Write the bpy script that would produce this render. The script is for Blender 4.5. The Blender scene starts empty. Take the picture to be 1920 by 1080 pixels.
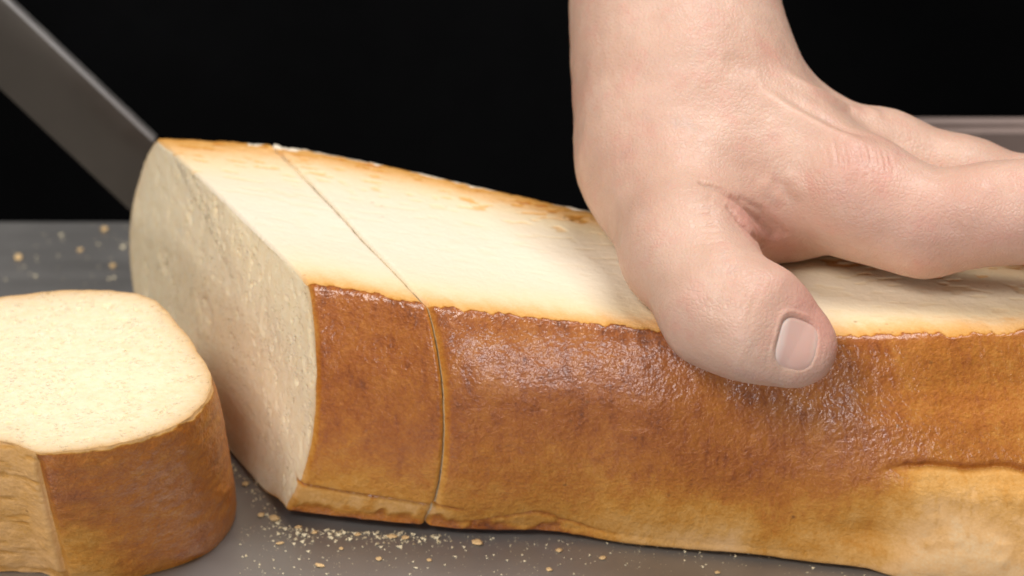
import bpy, math, random
import numpy as np
from mathutils import Vector, Matrix

random.seed(4); np.random.seed(4)
SC = bpy.context.scene
COL = SC.collection

# ------------------------------------------------------------------ camera
FPX = 4960.0                                   # focal length in 1920-px pixels
PIT = math.radians(27)
CAM = np.array([0, -.62*math.cos(PIT), .058+.62*math.sin(PIT)])
FW = np.array([0, math.cos(PIT), -math.sin(PIT)])
UP = np.array([0, math.sin(PIT), math.cos(PIT)])
RT = np.array([1., 0, 0])
cd = bpy.data.cameras.new('camera')
cd.sensor_width = 36; cd.lens = FPX/1920*36
cd.clip_start = .01; cd.clip_end = 50
cd.dof.use_dof = True; cd.dof.focus_distance = .592; cd.dof.aperture_fstop = 14.0
cam = bpy.data.objects.new('camera', cd); COL.objects.link(cam)
cam.location = CAM; cam.rotation_euler = (math.pi/2-PIT, 0, 0)
SC.camera = cam

# ------------------------------------------------------------------ world, lamps, exposure
w = bpy.data.worlds.new('World'); SC.world = w; w.use_nodes = True
bg = w.node_tree.nodes['Background']
bg.inputs[0].default_value = (1, .97, .93, 1); bg.inputs[1].default_value = .17
def area(name, loc, target, size, power, col, sy=None):
    l = bpy.data.lights.new(name, 'AREA'); l.energy = power; l.color = col
    l.shape = 'RECTANGLE'; l.size = size; l.size_y = sy or size
    o = bpy.data.objects.new(name, l); COL.objects.link(o); o.location = loc
    o.rotation_euler = (Vector(target)-Vector(loc)).to_track_quat('-Z', 'Y').to_euler()
    return o
area('key_lamp', (.20, .08, .85), (0, 0, .05), .42, 6.0, (1, .97, .94))
area('fill_lamp', (-.50, -.62, .98), (0, 0, .04), .40, 9.2, (1, .95, .89))
area('front_lamp', (-.20, -1.18, .24), (0, 0, .04), .46, 3.8, (.98, .96, 1), .16)
SC.view_settings.view_transform = 'Standard'
try: SC.view_settings.look = 'None'
except Exception: pass
SC.view_settings.exposure = 0; SC.view_settings.gamma = 1
SC.view_settings.use_curve_mapping = False
SC.render.engine = 'CYCLES'
try: SC.cycles.use_denoising = True
except Exception: pass
SC.cycles.filter_width = 1.7

# ------------------------------------------------------------------ helpers
def ray(x, y): return FPX*FW+(x-960)*RT+(540-y)*UP
def atz(x, y, z): d = ray(x, y); return CAM+d*((z-CAM[2])/d[2])
def aty(x, y, Y): d = ray(x, y); return CAM+d*((Y-CAM[1])/d[1])
def sst(a, b, x):
    t = np.clip((x-a)/(b-a), 0, 1); return t*t*(3-2*t)
def _h(i, j, k, s):
    n = (i*374761393+j*668265263+k*2147483647+s*1274126177) & 0xffffffff
    n = ((n ^ (n >> 13))*1274126177) & 0xffffffff
    return ((n ^ (n >> 16)) & 0xffff)/65535.0
def vn(p, s=0):
    p = np.asarray(p, float); i = np.floor(p).astype(np.int64); f = p-i; f = f*f*f*(f*(f*6-15)+10)
    r = 0
    for a in (0, 1):
        for b in (0, 1):
            for c in (0, 1):
                wgt = (f[..., 0] if a else 1-f[..., 0])*(f[..., 1] if b else 1-f[..., 1])*(f[..., 2] if c else 1-f[..., 2])
                r = r+wgt*_h(i[..., 0]+a, i[..., 1]+b, i[..., 2]+c, s)
    return r*2-1
def fbm(p, o=4, s=0, g=.5):
    p = np.asarray(p, float); r = 0; a = 1; t = 0
    for q in range(o):
        r = r+a*vn(p*(2.03**q)+q*17.3, s+q); t += a; a *= g
    return r/t
def interp(x, xs, ys):                          # smooth (pchip-like) interpolation
    xs = np.asarray(xs, float); ys = np.asarray(ys, float); x = np.asarray(x, float)
    m = np.gradient(ys, xs)
    i = np.clip(np.searchsorted(xs, x)-1, 0, len(xs)-2)
    h = xs[i+1]-xs[i]; t = np.clip((x-xs[i])/h, 0, 1)
    return ((2*t**3-3*t**2+1)*ys[i]+(t**3-2*t**2+t)*h*m[i]+(-2*t**3+3*t**2)*ys[i+1]+(t**3-t**2)*h*m[i+1])
def mesh(name, V, Fq, mat, parent=None, base=None, smooth=True, attrs=None):
    V = np.asarray(V, float)
    if base is not None: V = V-np.asarray(base)
    me = bpy.data.meshes.new(name)
    if isinstance(Fq, np.ndarray):
        nf, k = Fq.shape
        me.vertices.add(len(V)); me.vertices.foreach_set('co', V.astype(np.float32).ravel())
        me.loops.add(nf*k); me.loops.foreach_set('vertex_index', Fq.astype(np.int32).ravel())
        me.polygons.add(nf); me.polygons.foreach_set('loop_start', np.arange(0, nf*k, k, dtype=np.int32))
        me.update(calc_edges=True); me.validate()
    else:
        me.from_pydata([tuple(v) for v in V], [], Fq)
    for an, av in (attrs or {}).items():
        at = me.attributes.new(an, 'FLOAT', 'POINT'); at.data.foreach_set('value', np.asarray(av, np.float32).ravel())
    me.polygons.foreach_set('use_smooth', np.full(len(me.polygons), smooth))
    me.materials.append(mat)
    o = bpy.data.objects.new(name, me); COL.objects.link(o)
    if parent is not None: o.parent = parent
    return o
def tag(o, label=None, cat=None, group=None, kind=None):
    for k, v in (('label', label), ('category', cat), ('group', group), ('kind', kind)):
        if v: o[k] = v
    return o
def empty(name, loc, label, cat, group=None):
    o = bpy.data.objects.new(name, None); COL.objects.link(o); o.location = loc; o.empty_display_size = .02
    return tag(o, label, cat, group)
def grid_faces(nu, nv, wrap=False, flip=False):
    i, j = np.meshgrid(np.arange(nu-1), np.arange(nv if wrap else nv-1), indexing='ij')
    j2 = (j+1) % nv
    q = np.stack([i*nv+j, (i+1)*nv+j, (i+1)*nv+j2, i*nv+j2], -1).reshape(-1, 4)
    return q[:, ::-1].copy() if flip else q

# ------------------------------------------------------------------ materials
class NT:
    def __init__(s, name):
        s.m = bpy.data.materials.new(name); s.m.use_nodes = True
        s.n = s.m.node_tree.nodes; s.l = s.m.node_tree.links
        s.b = s.n['Principled BSDF']; s.tc = s.n.new('ShaderNodeTexCoord')
    def new(s, t, **k):
        x = s.n.new(t)
        for a, v in k.items():
            if a.startswith('i_'): x.inputs[a[2:].replace('_', ' ')].default_value = v
            else: setattr(x, a, v)
        return x
    def put(s, a, b): s.l.new(a, b); return s
    def noise(s, scale, detail=4, rough=.55, stretch=None, dist=0):
        x = s.new('ShaderNodeTexNoise', i_Scale=scale, i_Detail=detail, i_Roughness=rough, i_Distortion=dist)
        src = s.tc.outputs['Object']
        if stretch:
            mp = s.new('ShaderNodeMapping'); mp.inputs['Scale'].default_value = stretch[:3]
            if len(stretch) > 3: mp.inputs['Rotation'].default_value = (0, 0, stretch[3])
            s.put(src, mp.inputs[0]); src = mp.outputs[0]
        s.put(src, x.inputs['Vector']); return x.outputs['Fac']
    def voro(s, scale, feature='F1', rnd=1):
        x = s.new('ShaderNodeTexVoronoi', i_Scale=scale, i_Randomness=rnd, feature=feature)
        s.put(s.tc.outputs['Object'], x.inputs['Vector']); return x.outputs['Distance']
    def math(s, op, a, b=0.0, c=None):
        x = s.new('ShaderNodeMath', operation=op)
        for i, v in enumerate((a, b) if c is None else (a, b, c)):
            if isinstance(v, (int, float)): x.inputs[i].default_value = v
            else: s.put(v, x.inputs[i])
        return x.outputs[0]
    def rng(s, v, a, b, c, d):
        x = s.new('ShaderNodeMapRange')
        s.put(v, x.inputs[0])
        for i, q in enumerate((a, b, c, d)): x.inputs[i+1].default_value = q
        return x.outputs[0]
    def ramp(s, v, stops, ease='LINEAR'):
        x = s.new('ShaderNodeValToRGB'); x.color_ramp.interpolation = ease
        e = x.color_ramp.elements
        while len(e) > 2: e.remove(e[-1])
        for i, (p, c) in enumerate(stops):
            q = e[i] if i < 2 else e.new(p)
            q.position = p; q.color = tuple(c)+(1,) if len(c) == 3 else c
        s.put(v, x.inputs[0]); return x.outputs[0]
    def mix(s, f, a, b, mode='MIX'):
        x = s.new('ShaderNodeMix', data_type='RGBA', blend_type=mode)
        for i, v in ((0, f), (6, a), (7, b)):
            if isinstance(v, (int, float)): x.inputs[i].default_value = v
            elif isinstance(v, tuple): x.inputs[i].default_value = v+(1,) if len(v) == 3 else v
            else: s.put(v, x.inputs[i])
        return x.outputs[2]
    def bump(s, h, dist, strength=1.0, prev=None):
        x = s.new('ShaderNodeBump', i_Strength=strength, i_Distance=dist)
        s.put(h, x.inputs['Height'])
        if prev is not None: s.put(prev, x.inputs['Normal'])
        return x.outputs[0]
    def attr(s, name):
        x = s.new('ShaderNodeAttribute', attribute_name=name); return x.outputs['Fac']
    def set(s, **k):
        for a, v in k.items():
            i = s.b.inputs[a.replace('_', ' ')]
            if isinstance(v, (int, float)): i.default_value = v
            elif isinstance(v, tuple): i.default_value = v
            else: s.put(v, i)
        return s

def crust_mat():
    t = NT('bread_crust')
    bk = t.attr('bake')
    n1 = t.noise(260, 5, .6); n2 = t.noise(70, 3, .5); n3 = t.noise(1400, 3, .6)
    j = t.math('ADD', t.math('MULTIPLY', t.math('SUBTRACT', n1, .5), .30), t.math('MULTIPLY', t.math('SUBTRACT', n2, .5), .16))
    j = t.math('ADD', j, t.math('MULTIPLY', t.math('SUBTRACT', n3, .5), .30))
    amp = t.rng(bk, .05, .6, .12, 1.0)
    b2 = t.math('ADD', bk, t.math('MULTIPLY', j, amp))
    col = t.ramp(b2, [(0, (.80, .705, .56)), (.12, (.80, .65, .42)), (.27, (.79, .48, .215)), (.40, (.68, .37, .115)),
                      (.55, (.58, .262, .046)), (.70, (.47, .162, .020)), (.85, (.34, .092, .010)), (1, (.13, .030, .006))])
    pits = t.voro(330)
    pitn = t.noise(120, 2)
    pm = t.math('MULTIPLY', t.rng(pits, .05, .22, 1, 0), t.rng(pitn, .60, .66, 0, 1))
    pm = t.math('MULTIPLY', pm, t.rng(bk, .12, .22, .35, .75))
    col = t.mix(pm, col, (.20, .085, .022))
    t.set(Base_Color=col)
    glossy = t.rng(bk, .45, .85, 0, 1)
    ro = t.math('ADD', t.rng(bk, .35, .8, .75, .36), t.math('MULTIPLY', t.math('SUBTRACT', n1, .5), .25))
    t.set(Roughness=ro, Specular_IOR_Level=t.rng(bk, .3, .8, .12, .30))
    rgh = t.rng(bk, .2, .5, .32, 1)
    h1 = t.bump(t.math('MULTIPLY', t.noise(900, 4, .65), rgh), .0005, .9)
    h2 = t.bump(t.math('MULTIPLY', t.noise(300, 4, .6), rgh), .0007, .55, h1)
    t.set(Normal=h2)
    t.set(Coat_Weight=t.rng(bk, .5, .8, 0, .44), Coat_Roughness=.18, Coat_IOR=1.75, Coat_Normal=t.bump(t.noise(900, 2, .6), .00021, 1.0))
    return t.m
def crumb_mat():
    t = NT('bread_crumb')
    rim = t.attr('rim')
    n1 = t.noise(500, 5, .62); n2 = t.noise(45, 3)
    c = t.ramp(n1, [(.25, (.80, .64, .39)), (.45, (.87, .73, .49)), (.7, (.89, .78, .57))])
    c = t.mix(t.rng(n2, .35, .7, 0, .35), c, (.84, .72, .49))
    c = t.mix(rim, c, (.55, .28, .085))
    v = t.voro(420); pn = t.noise(90, 2)
    pm = t.math('MULTIPLY', t.rng(v, .04, .25, 1, 0), t.rng(pn, .55, .64, 0, .6))
    c = t.mix(pm, c, (.48, .36, .20))
    t.set(Base_Color=c, Roughness=.85, Specular_IOR_Level=.12)
    t.set(Subsurface_Weight=.25, Subsurface_Scale=.004, Subsurface_Radius=(1.0, .7, .4))
    v2 = t.voro(1000); pk = t.math('MULTIPLY', t.rng(v2, .10, .38, 1, 0), t.rng(t.noise(260, 2), .42, .60, 0, 1))
    v3 = t.voro(480); pk3 = t.math('MULTIPLY', t.rng(v3, .06, .26, 1, 0), t.rng(t.noise(110, 2), .55, .62, 0, 1))
    hgt = t.math('MULTIPLY', t.math('ADD', pk, t.math('MULTIPLY', pk3, 1.6)), -1.0)
    t.set(Normal=t.bump(hgt, .00045, .7, t.bump(t.noise(1300, 3, .6), .00035, .5)))
    return t.m
def skin_mat():
    t = NT('skin')
    red = t.attr('red')
    n1 = t.noise(55, 4, .55); n2 = t.noise(420, 3, .6)
    c = t.ramp(n1, [(.3, (.55, .345, .26)), (.5, (.605, .395, .30)), (.7, (.66, .45, .35))])
    c = t.mix(t.rng(n2, .4, .75, 0, .22), c, (.58, .32, .22))
    n3 = t.noise(150, 4, .6)
    c = t.mix(t.rng(n3, .52, .72, 0, .35), c, (.62, .27, .22))
    c = t.mix(t.rng(t.noise(190, 3, .5), .60, .75, 0, .22), c, (.46, .37, .33))
    c = t.mix(t.math('MULTIPLY', red, .75), c, (.58, .245, .205))
    t.set(Base_Color=c)
    t.set(Subsurface_Weight=.35, Subsurface_Scale=.0035, Subsurface_Radius=(1.0, .38, .2))
    t.set(Roughness=t.rng(n2, .3, .7, .36, .52), Specular_IOR_Level=.42)
    cell = t.voro(950, 'DISTANCE_TO_EDGE')
    ln = t.noise(380, 4, .6, (1, .35, .35))
    b = t.bump(t.rng(cell, 0, .25, 0, 1), .00016, .35)
    b = t.bump(ln, .00035, .2, b)
    t.set(Normal=b)
    return t.m
def nail_mat():
    t = NT('nail')
    u = t.attr('along')
    c = t.ramp(u, [(0, (.72, .55, .50)), (.16, (.70, .52, .46)), (.26, (.63, .40, .34)), (.8, (.63, .385, .32)), (.93, (.68, .47, .40)), (1, (.72, .56, .48))])
    t.set(Base_Color=c, Roughness=.38, Specular_IOR_Level=.5, Subsurface_Weight=.25, Subsurface_Scale=.002)
    t.set(Normal=t.bump(t.noise(300, 2, .5, (.15, 1, 1)), .0003, .2))
    return t.m
def steel_mat(name, base, rough, stretch, metal=.85):
    t = NT(name)
    n = t.noise(160, 5, .6, stretch); n2 = t.noise(14, 4, .6)
    t.set(Metallic=metal, Base_Color=t.mix(t.rng(n2, .3, .7, 0, 1), tuple(x*.8 for x in base), tuple(base)))
    t.set(Roughness=t.math('ADD', t.rng(n, .3, .7, rough-.06, rough+.08), t.rng(n2, .3, .7, -.05, .08)))
    t.set(Normal=t.bump(n, .0002, .25))
    return t.m
def plain(name, col, rough, noise=.2, sc=40, spec=.3):
    t = NT(name)
    n = t.noise(sc, 4, .6)
    t.set(Base_Color=t.mix(n, tuple(c*(1-noise) for c in col), tuple(min(1, c*(1+noise)) for c in col)), Roughness=rough, Specular_IOR_Level=spec)
    t.set(Normal=t.bump(t.noise(sc*12, 3), .0004, .4))
    return t.m
M_CRUST = crust_mat(); M_CRUMB = crumb_mat(); M_SKIN = skin_mat(); M_NAIL = nail_mat()
M_TABLE = steel_mat('brushed_steel_table', (.33, .32, .31), .36, (.10, 1, 1), .62)
M_BLADE = steel_mat('knife_steel', (.105, .092, .078), .36, (1, .08, 1))
M_SPINE = steel_mat('lit_steel_spine', (.30, .29, .28), .45, (1, .08, 1))  # spine highlight put into the colour: paler copy of the blade steel
M_BLACK = plain('black_cloth', (.0035, .0036, .004), .95, .3, 60, .05)
M_HANDLE = plain('black_plastic', (.015, .015, .016), .4)
M_WOOD = plain('dull_wood', (.25, .19, .17), .7)
M_BIT = plain('crumb_bits', (.72, .50, .25), .8, .35, 500)

# ------------------------------------------------------------------ setting: steel table, black cloth behind
def bevel_box(name, x0, x1, y0, y1, z0, z1, r, mat, parent=None, base=None):
    import bmesh
    bm = bmesh.new(); bmesh.ops.create_cube(bm, size=1)
    for v in bm.verts:
        v.co = Vector(((x0+x1)/2+v.co.x*(x1-x0), (y0+y1)/2+v.co.y*(y1-y0), (z0+z1)/2+v.co.z*(z1-z0)))
    bmesh.ops.bevel(bm, geom=bm.edges[:], offset=r, segments=3, affect='EDGES')
    if base is not None: bmesh.ops.translate(bm, vec=-Vector(base), verts=bm.verts)
    me = bpy.data.meshes.new(name); bm.to_mesh(me); bm.free()
    for p in me.polygons: p.use_smooth = True
    me.set_sharp_from_angle(angle=math.radians(40))
    me.materials.append(mat); o = bpy.data.objects.new(name, me); COL.objects.link(o)
    if parent is not None: o.parent = parent
    return o
tb = bevel_box('table_top', -.75, .75, -.62, .159, -.035, 0, .002, M_TABLE)
tag(tb, 'brushed grey steel table top under the bread', 'table', kind='structure')
u = np.linspace(-1.2, 1.2, 160); h = np.linspace(-.9, 1.1, 40)
U, Hh = np.meshgrid(u, h, indexing='ij')
Y = .36+.012*np.sin(U*19+1.5*np.sin(Hh*3))+.008*np.sin(U*47+Hh*6)+.12*U*U
bd = mesh('black_backdrop', np.stack([U, Y, Hh], -1).reshape(-1, 3), grid_faces(160, 40), M_BLACK)
tag(bd, 'black cloth hanging dark and blurred behind the table', 'cloth', kind='structure')

# ------------------------------------------------------------------ hand: signed distance field of a left hand
def P(px, py, y, r):
    q = aty(px, py, y); d = (q-CAM)@FW
    return (q, r*d/FPX)
def smin(a, b, k):
    h = np.maximum(k-np.abs(a-b), 0)/k
    return np.minimum(a, b)-h*h*k*.25
def smax(a, b, k): return -smin(-a, -b, k)
def cone(p, A, B):
    (a, ra), (b, rb) = A, B
    a = a.astype(np.float32); b = b.astype(np.float32)
    ba = b-a; L2 = float(ba@ba)
    h = np.clip(((p-a)@ba)/L2, 0, 1)
    return np.linalg.norm(p-a-h[..., None]*ba, axis=-1)-(ra+(rb-ra)*h)
def chain(p, pts, k):
    r = None
    for A, B in zip(pts[:-1], pts[1:]):
        d = cone(p, A, B); r = d if r is None else smin(r, d, k)
    return r
FOREARM = [P(1258, -620, .20, 225), P(1258, -160, .095, 184), P(1262, 0, .062, 175), P(1283, 150, .045, 182)]
FOREARM2 = [P(1262, -620, .235, 205), P(1252, -160, .125, 160), P(1255, 0, .09, 138), P(1315, 150, .07, 130)]
THENAR = [P(1283, 150, .045, 182), P(1262, 300, .026, 160), P(1288, 420, .008, 125)]
META2 = [P(1318, 200, .040, 152), P(1465, 305, .022, 130), P(1592, 362, .008, 106)]
META3 = [P(1345, 175, .055, 105), P(1512, 275, .040, 94), P(1648, 306, .030, 90)]
META4 = [P(1350, 175, .068, 90), P(1522, 264, .056, 80), P(1668, 300, .050, 76)]
META5 = [P(1360, 205, .080, 85), P(1520, 305, .072, 85), P(1640, 345, .068, 74)]
WEB = [P(1330, 335, .018, 112), P(1420, 372, .018, 96), P(1490, 395, .018, 78)]
INDEX = [P(1592, 362, .008, 106), P(1660, 392, .004, 96), P(1735, 418, .001, 92), P(1850, 402, -.002, 86), P(1940, 396, -.004, 85), P(2110, 412, -.008, 74), P(2230, 432, -.010, 62)]
MIDDLE = [P(1648, 306, .030, 90), P(1800, 350, .025, 86), P(1965, 386, .020, 83), P(2160, 398, .016, 72), P(2290, 420, .014, 60)]
RING = [P(1668, 300, .050, 76), P(1830, 362, .046, 75), P(1990, 392, .042, 72), P(2150, 420, .040, 64), P(2260, 445, .038, 56)]
LITTLE = [P(1640, 345, .068, 74), P(1780, 405, .066, 66), P(1900, 440, .064, 62), P(2010, 465, .062, 56), P(2080, 480, .061, 50)]
THUMB = [P(1262, 300, .026, 150), P(1288, 465, -.008, 116), P(1350, 574, -.027, 106), P(1426, 611, -.034, 98), P(1495, 648, -.037, 77)]
NAIL_N = -FW*.86+RT*.36+UP*.28; NAIL_N /= np.linalg.norm(NAIL_N)
NAIL_L = RT*1.0-UP*.16; NAIL_L -= NAIL_N*(NAIL_L@NAIL_N); NAIL_L /= np.linalg.norm(NAIL_L)
NAIL_W = np.cross(NAIL_N, NAIL_L)
NAIL_C = aty(1460, 664, -.037)
def hand_sdf(p, fine=True):
    p = np.asarray(p, np.float32)
    palm = smin(chain(p, FOREARM, .008), chain(p, FOREARM2, .008), .012)
    palm = smin(palm, chain(p, THENAR, .01), .012)
    palm = smin(palm, chain(p, META2, .006), .012)
    m = smin(chain(p, META3, .006), chain(p, META4, .006), .007)
    m = smin(m, chain(p, META5, .006), .007)
    palm = smin(palm, m, .009)
    palm = smin(palm, chain(p, WEB, .006), .010)
    r = smin(palm, chain(p, INDEX, .006), .007)
    for f in (MIDDLE, RING, LITTLE):
        r = smin(r, smin(palm, chain(p, f, .006), .007), .0015)
    th = chain(p, THUMB, .007)
    top = (p-NAIL_C.astype(np.float32))@NAIL_N.astype(np.float32)-.0108      # flattened dorsal side
    near = np.linalg.norm(p-NAIL_C.astype(np.float32), axis=-1)
    th = smax(th, top-np.maximum(near-.006, 0)**2*45, .010)
    r = smin(r, th, .0050)
    for pts, rad, k in (CREASES if fine else []):
        d = None
        for A, B in zip(pts[:-1], pts[1:]):
            e = cone(p, A, B); d = e if d is None else np.minimum(d, e)
        r = smax(r, -d, k)
    return r
CREASES = []
def soft_sdf(p): return hand_sdf(p, False)
TETRA = np.array([(1, -1, -1), (-1, -1, 1), (-1, 1, -1), (1, 1, 1)], float)
def grad(f, p, e=.0003):
    g = sum(k*f(p+k*e)[..., None] for k in TETRA)
    return g/np.maximum(np.linalg.norm(g, axis=-1, keepdims=True), 1e-9)
def surface_nets(f, lo, hi, st):
    ax = [np.arange(lo[i], hi[i], st, dtype=np.float32) for i in range(3)]
    n = [len(a) for a in ax]
    v = np.empty(n, np.float32)
    B = 12; half = B*st*.5*1.74+st*2                # blocks far from the surface need one sample only
    blk = [(i, j, k) for i in range(0, n[0], B) for j in range(0, n[1], B) for k in range(0, n[2], B)]
    cen = np.array([[lo[q]+(b[q]+B/2)*st for q in range(3)] for b in blk]); fc = f(cen)
    for (i, j, k), c0 in zip(blk, fc):
        sl = (slice(i, i+B), slice(j, j+B), slice(k, k+B))
        if abs(c0) > half*1.05: v[sl] = c0; continue
        X, Yg, Z = np.meshgrid(ax[0][sl[0]], ax[1][sl[1]], ax[2][sl[2]], indexing='ij')
        v[sl] = f(np.stack([X, Yg, Z], -1))
    s = v < 0
    c = np.zeros([k-1 for k in n], np.int8)
    for a in (0, 1):
        for b in (0, 1):
            for d in (0, 1): c += s[a:n[0]-1+a, b:n[1]-1+b, d:n[2]-1+d]
    cells = np.argwhere((c > 0) & (c < 8))
    idx = np.full(c.shape, -1, np.int64); idx[tuple(cells.T)] = np.arange(len(cells))
    acc = np.zeros((len(cells), 3)); cnt = np.zeros(len(cells))
    cor = [(a, b, d) for a in (0, 1) for b in (0, 1) for d in (0, 1)]
    for A in cor:
        for i in range(3):
            if A[i] == 0:
                B = list(A); B[i] = 1
                va = v[tuple((cells+A).T)]; vb = v[tuple((cells+B).T)]
                mk = (va < 0) != (vb < 0)
                t = np.where(mk, va/np.where(mk, va-vb, 1), 0)
                pt = np.tile(np.array(A, float), (len(cells), 1)); pt[:, i] = t
                acc[mk] += pt[mk]; cnt[mk] += 1
    V = (cells+acc/cnt[:, None])*st+np.array(lo)
    Q = []
    for i in range(3):
        j, k = (i+1) % 3, (i+2) % 3
        sl0 = [slice(None)]*3; sl1 = [slice(None)]*3
        sl0[i] = slice(0, n[i]-1); sl1[i] = slice(1, n[i])
        ch = s[tuple(sl0)] != s[tuple(sl1)]
        e = np.argwhere(ch)
        ok = (e[:, j] > 0) & (e[:, k] > 0) & (e[:, j] < n[j]-1) & (e[:, k] < n[k]-1); e = e[ok]
        def ci(dj, dk):
            q = e.copy(); q[:, j] += dj; q[:, k] += dk; return idx[tuple(q.T)]
        q = np.stack([ci(-1, -1), ci(0, -1), ci(0, 0), ci(-1, 0)], -1)
        ins = s[tuple(e.T)]
        q[~ins] = q[~ins][:, ::-1]
        Q.append(q)
    return V, np.concatenate(Q)
def subdivide(V, Q):
    E = np.concatenate([np.stack([Q[:, i], Q[:, (i+1) % 4]], -1) for i in range(4)]); Es = np.sort(E, 1)
    uq, inv = np.unique(Es[:, 0]*len(V)+Es[:, 1], return_inverse=True)
    a, b = uq//len(V), uq % len(V)
    em = (V[a]+V[b])/2; fm = V[Q].mean(1)
    n = len(V); nf = len(Q); ne = len(uq)
    ei = inv.reshape(4, nf).T+n; fi = np.arange(nf)+n+ne
    qs = [np.stack([Q[:, i], ei[:, i], fi, ei[:, (i+3) % 4]], -1) for i in range(4)]
    return np.concatenate([V, em, fm]), np.concatenate(qs)
def on_surface(px, py, f=None):                 # where the line of sight of a photo point meets the hand
    f = f or hand_sdf
    d = ray(px, py); d = d/np.linalg.norm(d); t = .45
    for _ in range(80):
        q = CAM+d*t; s_ = float(f(q[None])[0])
        if s_ < 1e-5: break
        t += s_*.9
    return CAM+d*t
def crease(px, r0, r1, k):
    pts = [on_surface(*q) for q in px]; m = len(pts)
    rr_ = [r0*math.sin(math.pi*(.12+.76*i/(m-1)))+r1*i/(m-1) for i in range(m)]
    return ([(q, r) for q, r in zip(pts, rr_)], 0, k)
CREASES = [crease([(1318, 343), (1345, 352), (1372, 367), (1400, 390), (1428, 416), (1452, 440)], .0011, .0002, .0016),
           crease([(1368, 392), (1392, 420), (1412, 442), (1432, 462)], .0007, .0, .0014),
           crease([(1392, 372), (1425, 392), (1452, 420), (1472, 438)], .00040, .0, .0014)]
HV, HQ = surface_nets(hand_sdf, (-.002, -.062, .035), (.185, .26, .265), .0014)
HV = HV-grad(hand_sdf, HV)*hand_sdf(HV)[:, None]
HV, HQ = subdivide(HV, HQ)
HV, HQ = subdivide(HV, HQ)
HV = HV-grad(hand_sdf, HV)*hand_sdf(HV)[:, None]
infr = HV[:, 2] < .155
fn = np.cross(HV[HQ[:, 2]]-HV[HQ[:, 0]], HV[HQ[:, 3]]-HV[HQ[:, 1]])
HN = np.stack([sum(np.bincount(HQ[:, k], fn[:, i], len(HV)) for k in range(4)) for i in range(3)], -1)
HN /= np.maximum(np.linalg.norm(HN, axis=1, keepdims=True), 1e-12)
if np.sum(HN*(HV-HV.mean(0))) < 0: HN = -HN
def polyline_dist(V, pts):
    d = np.full(len(V), 1e9)
    for a, b in zip(pts[:-1], pts[1:]):
        ba = b-a; t = np.clip(((V-a)@ba)/(ba@ba), 0, 1)
        d = np.minimum(d, np.linalg.norm(V-a-t[:, None]*ba, axis=1))
    return d
def stroke(px, amp, wid):
    pts = [on_surface(*q) for q in px]
    L = np.linalg.norm(pts[-1]-pts[0])*.5; mid = (pts[0]+pts[-1])/2
    m = np.linalg.norm(HV-mid, axis=1); ok = m < L*1.6+wid*4; r = np.zeros(len(HV))
    d = polyline_dist(HV[ok], pts)
    r[ok] = amp*np.exp(-(d/wid)**2)*(1-sst(L*.35, L*1.05, m[ok])*.92)
    return r
disp = np.zeros(len(HV))
# fold between thumb and index
# tendons and knuckle heights on the back of the hand
disp += stroke([(1400, 150), (1480, 205), (1560, 250), (1640, 285)], .0013, .0026)
disp += stroke([(1450, 125), (1520, 170), (1590, 205), (1660, 235)], .0012, .0024)
disp += stroke([(1585, 200), (1622, 208), (1660, 222)], .0009, .0030)
disp += stroke([(1350, 105), (1420, 140)], -.0005, .003)
disp += stroke([(1440, 165), (1530, 215), (1640, 262)], -.0009, .0018)
disp += stroke([(1420, 335), (1470, 385)], .0004, .0022)
disp += stroke([(1470, 320), (1512, 372)], .0004, .0022)
disp += stroke([(1445, 330), (1488, 380)], -.0003, .0014)
# knuckle wrinkles
rs = random.Random(8)
for i in range(15):
    x = 1550+i*8.5+rs.uniform(-2, 2); y0 = 262+rs.uniform(-8, 14)+i*1.5
    disp += stroke([(x, y0), (x+8+rs.uniform(-3, 3), y0+30), (x+5+rs.uniform(-4, 4), y0+58+rs.uniform(-12, 10))], -rs.uniform(.00008, .00028), .00036)
for i in range(7):
    y = 352+i*17
    disp += stroke([(1290-i*6+rs.uniform(-6, 6), y+14), (1330+rs.uniform(-5, 5), y+rs.uniform(-3, 3)), (1375+i*4, y+6)], -.00022, .0005)
for i in range(9):
    x = 1345+i*9; disp += stroke([(x, 352+i*3), (x-10+rs.uniform(-4, 4), 372+i*4), (x-26, 392+i*6)], -.00009, .00045)
for i in range(5):
    disp += stroke([(1372+i*15, 490+i*8), (1352+i*15, 540+i*8), (1340+i*15, 585+i*6)], -.00010, .0006)
# nail bed and folds
q = HV-NAIL_C; a = q@NAIL_L; b = q@NAIL_W; c = q@NAIL_N
NL, NW = .0051, .0057
rr = (np.abs(a/NL)**3.2+np.abs(b/NW)**3.2)**(1/3.2)
nm = (c > 0) & (rr < 2.2)
fold = np.where(nm, np.exp(-((rr-1.14)/.11)**2), 0)*(1-.9*sst(.2*NL, .8*NL, a))*(1-.6*sst(.2*NW, .9*NW, -b))
bed = np.where(nm, 1-sst(.86, .99, rr), 0)
disp += fold*.00034-bed*.00065
disp += (fbm(HV*90, 3, 5)*.00035)*np.where(nm & (rr < 1.3), 0, 1)
disp += (fbm(HV*420, 3, 6)*.00006+fbm(HV*1400, 2, 7)*.00003)
HV2 = HV+HN*disp[:, None]
tipd = np.linalg.norm(HV-aty(1535, 600, -.036), axis=1); kn = np.linalg.norm(HV-on_surface(1610, 300), axis=1)
web = polyline_dist(HV, [on_surface(1400, 410), on_surface(1470, 470)])
idx_ = polyline_dist(HV, [on_surface(1700, 400), on_surface(1900, 380)])
red = np.clip(.75*np.exp(-(tipd/.011)**2)+.4*np.exp(-(kn/.008)**2)+.8*np.exp(-(web/.006)**2)+.22*np.exp(-(idx_/.014)**2)+.12*fbm(HV*60, 3, 9), 0, 1)
hand = empty('hand', (.03, .0, .062), 'bare left hand and forearm pressing down on the uncut loaf', 'hand')
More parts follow.
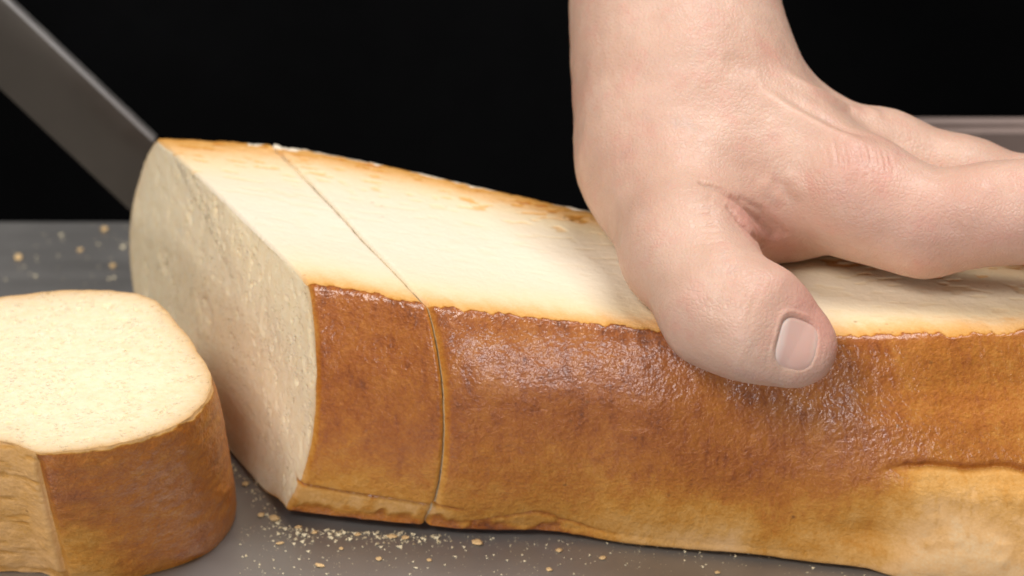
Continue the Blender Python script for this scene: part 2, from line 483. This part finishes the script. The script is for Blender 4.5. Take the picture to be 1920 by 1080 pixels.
hb = (.03, 0, .062)
mesh('hand_and_forearm', HV2, HQ, M_SKIN, hand, hb, attrs={'red': red})
# thumb nail: a curved plate laid on the thumb
nu, nv_ = 34, 34
uu, vv = np.meshgrid(np.linspace(-1, 1, nu), np.linspace(-1, 1, nv_), indexing='ij')
e = 3.2; sc_ = np.maximum(np.abs(uu), np.abs(vv))/np.maximum((np.abs(uu)**e+np.abs(vv)**e)**(1/e), 1e-6)
uu2, vv2 = uu*sc_, vv*sc_
pts = NAIL_C+uu2[..., None]*NAIL_L*NL*1.04+vv2[..., None]*NAIL_W*NW*1.04+NAIL_N*.02
pts = pts.reshape(-1, 3)
for _ in range(40): pts = pts-NAIL_N*np.clip(hand_sdf(pts), -.002, .01)[:, None]*.9
rr2 = (np.abs(uu2)**e+np.abs(vv2)**e).ravel()**(1/e)
off = -.00012-.00040*sst(.80, 1.0, rr2)*np.where(uu2.ravel() > .6, .75, 1)
pts = pts+NAIL_N*off[:, None]
thick = pts-NAIL_N*.0006
nq = grid_faces(nu, nv_)
ring = [i*nv_ for i in range(nu)]+[(nu-1)*nv_+j for j in range(1, nv_)]+[i*nv_+nv_-1 for i in range(nu-2, -1, -1)]+[j for j in range(nv_-2, 0, -1)]
N0 = nu*nv_
side = [[ring[i], ring[(i+1) % len(ring)], ring[(i+1) % len(ring)]+N0, ring[i]+N0] for i in range(len(ring))]
allq = np.concatenate([nq, nq[:, ::-1]+N0, np.array(side)])
mesh('thumb_nail', np.concatenate([pts, thick]), allq, M_NAIL, hand, hb, attrs={'along': np.tile((uu2.ravel()+1)/2, 2)})

# ------------------------------------------------------------------ bread: one loaf profile, swept along a slanted axis
LA = np.array([.9905776, -.1369526, 0]); LC = np.array([-.4730529, .881034, 0]); LO = np.array([-.0475729, -.0059452, 0.])
S_CUT = .0246; S_END = .245
FS = [-.02, 0, .0137, .027, .046, .0743, .095, .1157, .140, .164, .20, .25]
def topz(s): return interp(s, [-.02, .0, .03, .06, .09, .12, .16, .25], [.0622, .0622, .0616, .0598, .0582, .0574, .0576, .0565])
def skew(s, v): return .0062*np.clip(v/.094, 0, 1.2)*np.clip(s/S_CUT, 0, 1)*np.clip(1-(s-S_CUT)/.12, 0, 1)
def tilt(s, z): return -(1-z/.062)*(.0085*np.clip(1-s/S_CUT, 0, 1)+.0008)
TS = np.concatenate([np.linspace(0, .36, 190, endpoint=False), np.linspace(.36, .70, 190, endpoint=False), np.linspace(.70, .80, 30, endpoint=False), np.linspace(.80, 1, 70, endpoint=False)])
NTP = len(TS)
def section(s):                                  # s: (n,) -> v, z, nv, nz  each (n, NTP), plus part masks
    n = len(s)
    zt = topz(s)
    vf = interp(s, FS, [.001, 0, -.0040, -.0080, -.0085, -.0085, -.0052, -.0020, .0022, .0080, .014, .020])
    vbk = interp(s, [-.02, 0, .0254, .055, .079, .10, .14, .25], [.0935, .0941, .0950, .0880, .0785, .070, .064, .062])
    vbot = interp(s, [-.02, 0, .01, .0228, .04, .0616, .0672, .1126, .136, .162, .25], [-.003, -.0058, -.0078, -.0090, -.0075, -.0056, -.0066, -.0098, -.0128, -.0150, -.004])
    # control points of the cross-section, from the back top corner round by the front
    bul = interp(s, [-.02, .03, .10, .17, .25], [.0120, .0095, .0066, .0075, .008])
    cp = [(vbk, zt), (vbk*.66+vf*.34, zt+.0010), (vbk*.33+vf*.67, zt+.0008), (vf+.0035, zt+.0006), (vf-bul*.16, zt-.0009),
          (vf-bul*.80, zt-.0115), (vf*.8+vbot*.2-bul, zt*.66), (vf*.5+vbot*.5-bul*.95, zt*.44), (vf*.25+vbot*.75-bul*.55, zt*.22), (vbot-.0004, zt*.07), (vbot+.0022, 0*zt+.0008),
          (vbot+.03, 0*zt+.0003), (vbk-.02, 0*zt+.0003), (vbk-.004, zt*.06), (vbk+.010, zt*.30), (vbk+.0135, zt*.55), (vbk+.0085, zt*.82), (vbk+.0035, zt*.95)]
    tk = np.array([0, .12, .24, .345, .365, .42, .50, .57, .63, .68, .70, .75, .80, .83, .87, .91, .955, .985, 1.0])
    cv = np.stack([c[0] for c in cp]+[cp[0][0]], -1); cz = np.stack([c[1] for c in cp]+[cp[0][1]], -1)
    # periodic cubic Hermite
    def per(y):
        yp = np.concatenate([y[:, -2:-1], y, y[:, 1:2]], 1); tp = np.concatenate([[tk[-2]-1], tk, [tk[1]+1]])
        m = ((yp[:, 2:]-yp[:, :-2])/(tp[2:]-tp[:-2]))
        i = np.clip(np.searchsorted(tk, TS, 'right')-1, 0, len(tk)-2); hh = tk[i+1]-tk[i]; t = (TS-tk[i])/hh
        return ((2*t**3-3*t**2+1)*y[:, i]+(t**3-2*t**2+t)*hh*m[:, i]+(-2*t**3+3*t**2)*y[:, i+1]+(t**3-t**2)*hh*m[:, i+1])
    v, z = per(cv), per(cz)
    z = np.maximum(z, .0003)
    dv = np.roll(v, -1, 1)-np.roll(v, 1, 1); dz = np.roll(z, -1, 1)-np.roll(z, 1, 1)
    L = np.sqrt(dv**2+dz**2)+1e-9
    return v, z, dz/L*-1*-1, -dv/L
def bread_piece(s0, s1, n, name, base, label, cat, group=None, end_round=False):
    s = np.linspace(s0, s1, n)
    v, z, nv, nz = section(s)
    S = s[:, None]+0*v
    zt = topz(s)[:, None]
    # outward orientation
    if np.mean(nv[:, 250]) > 0: nv, nz = -nv, -nz
    if end_round:
        e = np.clip((s-(s1-.035))/.035, 0, 1); k = np.sqrt(np.maximum(1-e**2, .0004))[:, None]
        vc = v.mean(1, keepdims=True); v = vc+(v-vc)*k; z = zt*.42+(z-zt*.42)*k
    T = TS[None, :]+0*v
    front = sst(.352, .366, T)*(1-sst(.71, .73, T))
    # arc distance from the front top corner (+ down the front), metres
    ds = np.sqrt(np.diff(v, axis=1, append=v[:, :1])**2+np.diff(z, axis=1, append=z[:, :1])**2)
    arc = np.cumsum(ds, 1)-ds; i0 = np.searchsorted(TS, .356)
    d = arc-arc[:, i0:i0+1]; dback = arc
    W3 = np.stack([S, d, 0*S], -1)
    edge = .0010*fbm(W3[:, :, [0, 2, 2]]*160, 3, 3)+.0009*fbm(W3[:, :, [0, 2, 2]]*520, 3, 4)+.0002
    dd = d-edge+.0005*fbm(W3*900, 2, 5)
    isf = sst(-.0002, .0003, dd)*(1-sst(.715, .74, T))
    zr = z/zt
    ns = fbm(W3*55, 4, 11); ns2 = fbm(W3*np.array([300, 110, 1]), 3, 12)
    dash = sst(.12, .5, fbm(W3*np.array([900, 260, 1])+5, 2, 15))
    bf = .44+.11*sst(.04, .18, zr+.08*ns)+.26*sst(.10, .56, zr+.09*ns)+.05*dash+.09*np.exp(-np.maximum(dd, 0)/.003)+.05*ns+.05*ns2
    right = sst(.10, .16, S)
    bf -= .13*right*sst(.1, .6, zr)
    bf -= .12*sst(.5, .1, zr)*0
    dr = .0005*ns
    # lower fold at the right: dark crease, pale bulge under it
    cz = interp(s, [-.02, .126, .132, .140, .148, .157, .17, .19, .25], [.028, .0282, .0296, .0302, .0298, .0304, .0280, .0265, .0265])[:, None]+.0006*fbm(np.stack([s*140, 0*s, 0*s], -1), 3, 17)[:, None]
    wgt = sst(.126, .137, S)
    below = sst(.0012, -.0012, z-cz)*sst(-.036, -.020, z-cz)*wgt*front
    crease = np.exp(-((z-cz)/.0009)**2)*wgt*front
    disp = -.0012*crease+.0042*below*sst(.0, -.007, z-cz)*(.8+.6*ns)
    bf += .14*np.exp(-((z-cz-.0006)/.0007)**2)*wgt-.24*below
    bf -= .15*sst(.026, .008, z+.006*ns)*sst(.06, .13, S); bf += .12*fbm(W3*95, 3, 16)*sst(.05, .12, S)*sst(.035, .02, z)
    # lower fold at the left: a flat heel strip along the base
    cl = interp(s, [-.02, -.01, .01, .0262, .05, .25], [.0135, .0130, .0115, .0098, .008, .004])[:, None]
    wl = sst(.034, .022, S)*front
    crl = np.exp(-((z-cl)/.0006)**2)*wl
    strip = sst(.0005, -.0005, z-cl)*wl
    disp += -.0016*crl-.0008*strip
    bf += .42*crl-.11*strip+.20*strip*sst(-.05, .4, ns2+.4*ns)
    burnt = sst(.0062, .0022, z+.0035*ns2+.0025*ns)*sst(.075, .05, S)*front
    bf += burnt*.42; disp += -.0007*burnt
    # wrinkled underside further right
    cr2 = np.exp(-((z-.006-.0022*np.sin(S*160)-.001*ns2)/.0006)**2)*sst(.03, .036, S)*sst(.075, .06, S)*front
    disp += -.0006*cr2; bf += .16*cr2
    dim = np.exp(-((S-.130)/.012)**2-((z-.0105)/.0045)**2)*front; disp += -.0024*dim
    dim2 = np.exp(-((S-.150)/.006)**2-((z-.012)/.006)**2)*front; disp += .0010*dim2
    # pale top with a toasted border
    gap = np.maximum(edge-d, 0)
    bt = .48*np.exp(-(gap/.0066)**.85)+.05*fbm(W3*120, 3, 21)*np.exp(-gap/.008)
    bb = np.maximum(dback, 0)
    bt = np.maximum(bt, .52*np.exp(-((bb+.002*ns)/.0145)**1.2)+.06*ns*np.exp(-bb/.012))
    bt = np.where(T > .72, .50+.08*ns-.15*sst(.86, .80, T), bt)
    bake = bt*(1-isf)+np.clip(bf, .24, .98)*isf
    disp += .0006*isf*np.exp(-np.maximum(dd, 0)/.006)
    disp += .0007*fbm(W3*38, 3, 30)*front+.00010*fbm(W3*460, 3, 31)*isf+.0003*ns*(1-front)
    # loaf top: tiny pits and scratches
    topm = (1-isf)*(T < .37)
    pit = sst(.26, .48, fbm(W3*np.array([240, 560, 1])+7, 2, 41))*topm*np.clip(.4+1.2*np.exp(-((bb-.014)/.010)**2), 0, 1)
    rgh = np.exp(-np.minimum(T, 1-T)/.02)*(.5+1.6*np.exp(-((S-.024)/.006)**2))
    disp += rgh*.0007*fbm(W3*np.array([420, 420, 1])+3, 3, 44)
    disp += -.0009*pit*np.exp(-bb/.03)+.00005*fbm(W3*700, 2, 42)*topm
    bake += .32*pit*np.exp(-bb/.03)
    # worn, rounded edges along the knife cuts
    ragged = .0004*fbm(np.stack([d*1, 0*d, 0*d], -1)*900, 3, 50)
    for se, rl in ((s0, .0012), (s1, .0012)):
        if end_round and se == s1: continue
        if se == 0: rl = .0008
        ee = np.clip(1-(np.abs(S-se)+ragged*.5)/rl, 0, 1)
        disp -= .0009*ee**2; bake = bake*(1-.28*ee)
    v = v+nv*disp; z = np.maximum(z+nz*disp, .0002)
    # lifted slightly off the table under the hand's reach
    pos = LO+ (S+tilt(S, z)+skew(S, v))[..., None]*LA+v[..., None]*LC+np.array([0, 0, 1.])*z[..., None]
    pos = pos.reshape(-1, 3)
    # the hand's weight dents the soft loaf
    nearm = (pos[:, 0] > .0) & (pos[:, 2] > .03)
    q = pos[nearm]
    for _ in range(4):
        f_ = soft_sdf(q); mk = f_ < .0002
        if not mk.any(): break
        q[mk] += grad(soft_sdf, q[mk])*(.0002-f_[mk])[:, None]*.9
    pos[nearm] = q
    root = empty(name, base, label, cat, group)
    flip = False
    fq = grid_faces(n, NTP, wrap=True, flip=True)
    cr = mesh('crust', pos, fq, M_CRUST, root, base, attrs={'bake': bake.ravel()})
    ends = [(0, 1)]+([] if end_round else [(n-1, -1)])
    for row, sg in ends:
        ringp = pos.reshape(n, NTP, 3)[row]; rb = bake[row]
        face_fill(ringp, sg, root, base, rb)
    if end_round:
        ringp = pos.reshape(n, NTP, 3)[n-1]
    return root
def face_fill(ringp, sg, root, base, rb, rows=110):
    cen = ringp.mean(0)
    rad = 1-np.linspace(0, 1, rows)**1.15*.999
    V = cen+(ringp[None]-cen)*rad[:, None, None]
    dist = np.linalg.norm(ringp-cen, axis=1)[None]*(1-rad[:, None])
    nrm = np.cross(LC, [0, 0, 1.]); nrm = nrm/np.linalg.norm(nrm)
    if nrm@LA > 0: nrm = -nrm
    nrm = nrm*sg
    p = V.reshape(-1, 3)
    wv = fbm(p*90, 3, 61)*.0005
    pores = -sst(.30, .60, fbm(p*np.array([620, 620, 480]), 2, 63))*.00025
    pores += -sst(.55, .75, fbm(p*np.array([330, 330, 240]), 2, 64))*.0006
    pores += -sst(.50, .68, fbm(p*np.array([150, 150, 90])+3, 2, 65))*.0003
    fade = sst(0, .0012, dist.ravel())
    p = p+nrm*((wv+pores)*fade)[:, None]
    rim = np.exp(-dist/.0011)*np.clip((rb[None]-.25)*1.6, 0, .9)+.6*np.exp(-dist/.004)*np.clip(rb[None]-.2, 0, 1)*(TS > .8)[None]+.25*np.exp(-dist/.005)*np.clip(rb[None]-.2, 0, 1)
    q = grid_faces(rows, NTP, wrap=True, flip=sg > 0)
    mesh('cut_face', p, q, M_CRUMB, root, base, attrs={'rim': np.clip(rim, 0, 1)})
bread_piece(0, S_CUT-.0002, 110, 'bread_slice', (-.055, .03, 0), 'thick bread slice standing upright at the cut end of the loaf, nearest the knife', 'bread slice', 'cut slices of the loaf')
bread_piece(S_CUT+.0002, S_END, 520, 'bread_loaf', (.05, .01, 0), 'long brown glossy-crusted loaf with pale top held down by the hand', 'bread', end_round=True)

# ------------------------------------------------------------------ the slice lying flat at the left
def lying_slice():
    pts = np.array([(-.1040, -.0545), (-.0945, -.0535), (-.0845, -.0500), (-.0745, -.0430), (-.0690, -.0335), (-.0675, -.0245), (-.0695, -.0145), (-.0750, -.0010), (-.0810, .0110), (-.0865, .0195), (-.0935, .0240),
                    (-.1059, .0255), (-.1180, .0236), (-.1320, .0190), (-.1460, .0060), (-.1530, -.0120), (-.1500, -.0300), (-.1380, -.0440), (-.1250, -.0490), (-.1180, -.0498), (-.1105, -.0506)])
    n = 560; m = len(pts)
    L = np.concatenate([[0], np.cumsum(np.linalg.norm(np.roll(pts, -1, 0)-pts, axis=1))]); tot = L[-1]
    t = np.linspace(0, tot, n, endpoint=False)
    i = np.clip(np.searchsorted(L, t, 'right')-1, 0, m-1); f = (t-L[i])/(L[i+1]-L[i])
    p0, p1, p2, p3 = pts[(i-1) % m], pts[i], pts[(i+1) % m], pts[(i+2) % m]
    f = f[:, None]
    out = .5*((2*p1)+(-p0+p2)*f+(2*p0-5*p1+4*p2-p3)*f**2+(-p0+3*p1-3*p2+p3)*f**3)
    tg = np.roll(out, -1, 0)-np.roll(out, 1, 0); nr = np.stack([tg[:, 1], -tg[:, 0]], -1); nr /= np.linalg.norm(nr, axis=1, keepdims=True)
    Ht = .045; nz_ = 110
    zz = np.linspace(0, 1, nz_)
    T = t[None]+0*zz[:, None]; Z = zz[:, None]+0*T
    W3 = np.stack([T, Z*Ht, 0*T], -1)
    shear = np.array([.0010, .0165])
    xy = out[None]+(1-Z)[..., None]*shear
    zshape = -.0010*(np.abs(2*Z-1)**6)
    # right-hand side stands more upright and flares at the foot
    flare = np.exp(-((T-.052)/.02)**2)*(1-Z)*.0008
    ns = fbm(W3*60, 4, 71); ns2 = fbm(W3*np.array([140, 320, 1]), 3, 72)
    pale = np.where((T > tot*.72), 1.0, 0.0)
    notch = np.exp(-((np.minimum(T, tot-T))/.0011)**2)
    lines = sst(.15, .5, fbm(W3*np.array([160, 520, 1]), 3, 75))*pale
    disp = zshape+flare+.0006*ns+.00025*fbm(W3*420, 3, 73)-.0016*notch*sst(1.0, .9, Z)-.0004*lines
    xy = xy+nr[None]*disp[..., None]
    z = Z*Ht
    pos = np.concatenate([xy, z[..., None]], -1)
    brown = .74+.10*ns+.07*ns2-.16*sst(.25, 0, Z)*sst(.05, .0, T)-.22*sst(.016, .004, T)*sst(.75, .2, Z)
    backp = sst(.086, .105, T)*(1-pale)
    bake = brown*(1-pale)+(.34+.10*ns+.10*lines)*pale-.18*backp
    er = .0011*fbm(W3[:, :, [0, 2, 2]]*260, 3, 74)+.0007
    topcut = sst(0, .0006, (Ht-z)-er)
    bake = bake*topcut+.30*(1-topcut)
    bake[0] *= .6
    base = (-.11, -.015, 0)
    root = empty('bread_slice', base, 'thick slice of bread lying flat, cream cut side up, beside the loaf end', 'bread slice', 'cut slices of the loaf')
    mesh('crust', pos.reshape(-1, 3), grid_faces(nz_, n, wrap=True, flip=True), M_CRUST, root, base, attrs={'bake': bake.ravel()})
    for row, sg in ((nz_-1, 1), (0, -1)):
        rg = pos[row]; cen = rg.mean(0)
        rows = 120 if sg > 0 else 6
        rad = 1-np.linspace(0, 1, rows)**1.15*.999
        p = (cen+(rg[None]-cen)*rad[:, None, None]).reshape(-1, 3)
        dist = (np.linalg.norm(rg-cen, axis=1)[None]*(1-rad[:, None]))
        fade = sst(0, .001, dist.ravel())
        dz = fbm(p*70, 3, 81)*.0005+fbm(p*500, 3, 82)*.00014-sst(.5, .7, fbm(p*420, 2, 83))*.0005
        p[:, 2] += sg*dz*fade*(1 if sg > 0 else 0)
        rim = .50*np.exp(-dist/.0016)+.34*np.exp(-dist/.0065)
        mesh('cut_face', p, grid_faces(rows, n, wrap=True, flip=sg < 0), M_CRUMB, root, base, attrs={'rim': np.clip(rim, 0, 1)})
lying_slice()

# ------------------------------------------------------------------ knife standing on its tip behind the loaf
def knife():
    a0 = np.array([-.0800, .121, .004]); dirv = aty(0, -15, .124)-aty(295, 265, .121); dirv /= np.linalg.norm(dirv)
    nrm = np.array([0.10, -1.0, -.20]); nrm -= dirv*(nrm@dirv); nrm /= np.linalg.norm(nrm)
    wd = np.cross(nrm, dirv); wd /= np.linalg.norm(wd)
    if wd[2] < 0: wd = -wd                       # towards the spine
    spine = aty(295, 265, .121)
    c0 = spine-wd*.0215                          # a point on the edge line
    L = 70; ln = np.linspace(-.025, .20, L)
    prof = np.array([(0, .0), (.25, .45), (.6, .8), (.93, 1.0), (1.0, .75), (1.0, -.75), (.93, -1.0), (.6, -.8), (.25, -.45)])
    V = []
    for l in ln:
        k = np.clip((l+.025)/.024, 0, 1); wdt = .0215*np.sqrt(max(.02, 1-(1-k)**2))
        for (w_, th) in prof:
            V.append(c0+dirv*l+wd*(w_*wdt)+nrm*th*.0013)
    V = np.array(V)
    low = V[:, 2].min(); V[:, 2] += max(0, .0005-low)
    base = V[np.argmin(V[:, 2])].copy()
    root = empty('knife', tuple(base), 'grey steel knife blade slanting down behind the cut end of the loaf', 'knife')
    fq = grid_faces(L, len(prof), wrap=True).tolist()
    fq.append(list(range(len(prof)))); fq.append([(L-1)*len(prof)+i for i in range(len(prof)-1, -1, -1)])
    b = mesh('blade', V, fq, M_BLADE, root, base); b.data.set_sharp_from_angle(angle=math.radians(30))
    SPV = []
    for l in ln[8:]:
        for (w_, th) in ((.0222, .0012), (.0222, -.0012), (.0212, -.0016), (.0212, .0016)):
            SPV.append(c0+dirv*l+wd*w_+nrm*th)
    ns_ = L-8; fq = grid_faces(ns_, 4, wrap=True).tolist(); fq.append([0, 1, 2, 3]); fq.append([(ns_-1)*4+i for i in (3, 2, 1, 0)])
    mesh('spine', np.array(SPV)+np.array([0, 0, max(0, .0005-low)]), fq, M_SPINE, root, base, smooth=False)
    hl = np.linspace(.196, .315, 30); ang = np.linspace(0, 2*math.pi, 20, endpoint=False); V = []
    for l in hl:
        k = (l-.196)/.119; w_ = .0125+.002*math.sin(k*6.2+.6); t_ = .0085
        e = min(1, math.sqrt(max(.01, 1-max(0, (k-.93)/.07)**2))*min(1, .7+k*8))
        for a in ang:
            V.append(c0+dirv*l+wd*(.0115+w_*e*math.cos(a))+nrm*t_*e*math.sin(a))
    fq = grid_faces(30, 20, wrap=True).tolist(); fq.append(list(range(20))); fq.append([29*20+i for i in range(19, -1, -1)])
    mesh('handle', V, fq, M_HANDLE, root, base)
knife()

# ------------------------------------------------------------------ dull board behind the hand at the right
q1 = aty(1600, 217, .158)
bx = empty('board', (.19, .165, 0), 'dull brownish board edge blurred behind the fingers, right of the forearm', 'board')
pl_h = q1[2]
bevel_box('plank', .100, .30, .15, .1585, .0, pl_h, .002, M_WOOD, bx, (.19, .165, 0))

# ------------------------------------------------------------------ crumbs on the table
def crumb_mesh(seed, r):
    import bmesh
    bm = bmesh.new(); bmesh.ops.create_icosphere(bm, subdivisions=2, radius=1)
    v = np.array([x.co for x in bm.verts]); k = 1+.45*fbm(v*1.3+seed*7.1, 2, seed)
    for x, kk in zip(bm.verts, k): x.co = x.co*kk*r
    me = bpy.data.meshes.new('bread_crumb'); bm.to_mesh(me); bm.free(); me.materials.append(M_BIT)
    return me
VAR = [crumb_mesh(i, .001) for i in range(6)]
CL = ['largest golden crumb flake below the loaf, right of the knife seam', 'long flat crumb flake near the bottom edge, below the standing slice', 'wide pale crumb at the foot of the standing slice, left of the seam',
      'chunky golden crumb at the front bottom corner of the standing slice', 'small crumb just left of the chunky crumb at the slice corner', 'crumb in the gap between the lying slice and the cut face',
      'crumb directly under the knife seam', 'thin crumb sliver on the steel in front of the slice corner', 'golden crumb right of the largest flake, close below the loaf', 'crumb at the bottom edge, right of the largest flake',
      'rightmost of the golden crumbs close below the loaf middle', 'roundish crumb on open steel between the long flake and the seam', 'small crumb on the steel under the middle of the standing slice', 'crumb on open steel in front of the seam',
      'lone crumb far right at the bottom edge, below the thumb', 'crumb touching the burnt base of the standing slice, nearest its corner', 'second crumb along the burnt base of the standing slice', 'third crumb along the burnt base of the standing slice']
CB = ['blurred crumb nearest the left edge, beyond the lying slice', 'blurred crumb nearest the table back edge, beside the knife', 'small blurred crumb midway between the knife and the lying slice', 'blurred crumb right behind the lying slice beside the cut face']
big = [(895, 1020, 26, 12), (600, 1062, 24, 8), (735, 1008, 22, 9), (515, 975, 22, 13), (490, 968, 14, 10), (460, 910, 14, 10), (760, 1010, 18, 8), (525, 1020, 20, 6), (1048, 1034, 14, 9), (1030, 1070, 13, 8),
       (1130, 1048, 14, 8), (710, 1050, 12, 8), (640, 1030, 10, 6), (805, 1052, 12, 7), (1345, 1075, 11, 7), (560, 990, 15, 7), (590, 1000, 13, 7), (670, 1004, 14, 6)]
for i, (px, py, rx, ry) in enumerate(big):
    c = atz(px, py, 0); o = bpy.data.objects.new('bread_crumb', VAR[i % 6]); COL.objects.link(o)
    s_ = .62/FPX*1000
    o.scale = (rx*s_*.46, ry*s_*.66, ry*s_*.34); o.location = (c[0], c[1], ry*s_*.00035)
    o.rotation_euler = (0, 0, random.uniform(-.5, .5))
    tag(o, CL[i], 'crumb', 'larger crumbs in front of the loaf')
for i, (px, py, r) in enumerate([(35, 485, 11), (196, 432, 10), (150, 470, 7), (212, 500, 8)]):
    c = atz(px, py, 0); o = bpy.data.objects.new('bread_crumb', VAR[i]); COL.objects.link(o)
    k = r*.70/FPX*1000*.8; o.scale = (k, k*1.2, k*.6); o.location = (c[0], c[1], k*.0004)
    tag(o, CB[i], 'crumb', 'crumbs behind the lying slice')
V = []; Fc = []
tet = np.array([(1, 1, 1), (-1, -1, 1), (-1, 1, -1), (1, -1, -1)], float)
rg = np.random.RandomState(3)
def bit(c, r):
    r = r*.85
    b0 = len(V); a = rg.rand()*6.28; k = r*np.array([.6+rg.rand()*.9, .6+rg.rand()*.6, .4+rg.rand()*.3])
    R = np.array([[math.cos(a), -math.sin(a), 0], [math.sin(a), math.cos(a), 0], [0, 0, 1]])
    for t_ in tet: V.append(np.array([c[0], c[1], 0])+R@((t_+rg.randn(3)*.25)*k)+np.array([0, 0, k[2]*1.05]))
    Fc.extend([(b0, b0+1, b0+2), (b0, b0+3, b0+1), (b0, b0+2, b0+3), (b0+1, b0+3, b0+2)])
for _ in range(760):
    px = 450+1250*rg.rand()**1.3; py = 985+(px-450)*.045+95*rg.rand()**1.6
    bit(atz(px, py, 0), .00008+.00028*rg.rand()**4)
for _ in range(330):
    f = rg.rand(); px = 430+400*f+rg.randn()*10; py = (868+118*sst(0, .3, f)+18*f)+abs(rg.randn())*11
    bit(atz(px, py, 0), .00012+.00045*rg.rand()**3)
for _ in range(34):
    bit(atz(240*rg.rand(), 420+115*rg.rand(), 0), .00018+.0004*rg.rand()**3)
cs = mesh('crumb_scatter', np.array(V), Fc, plain('pale_crumb_bits', (.84, .70, .48), .7, .3, 500), smooth=False)
tag(cs, 'fine pale crumbs scattered over the steel table', 'crumbs', kind='stuff')
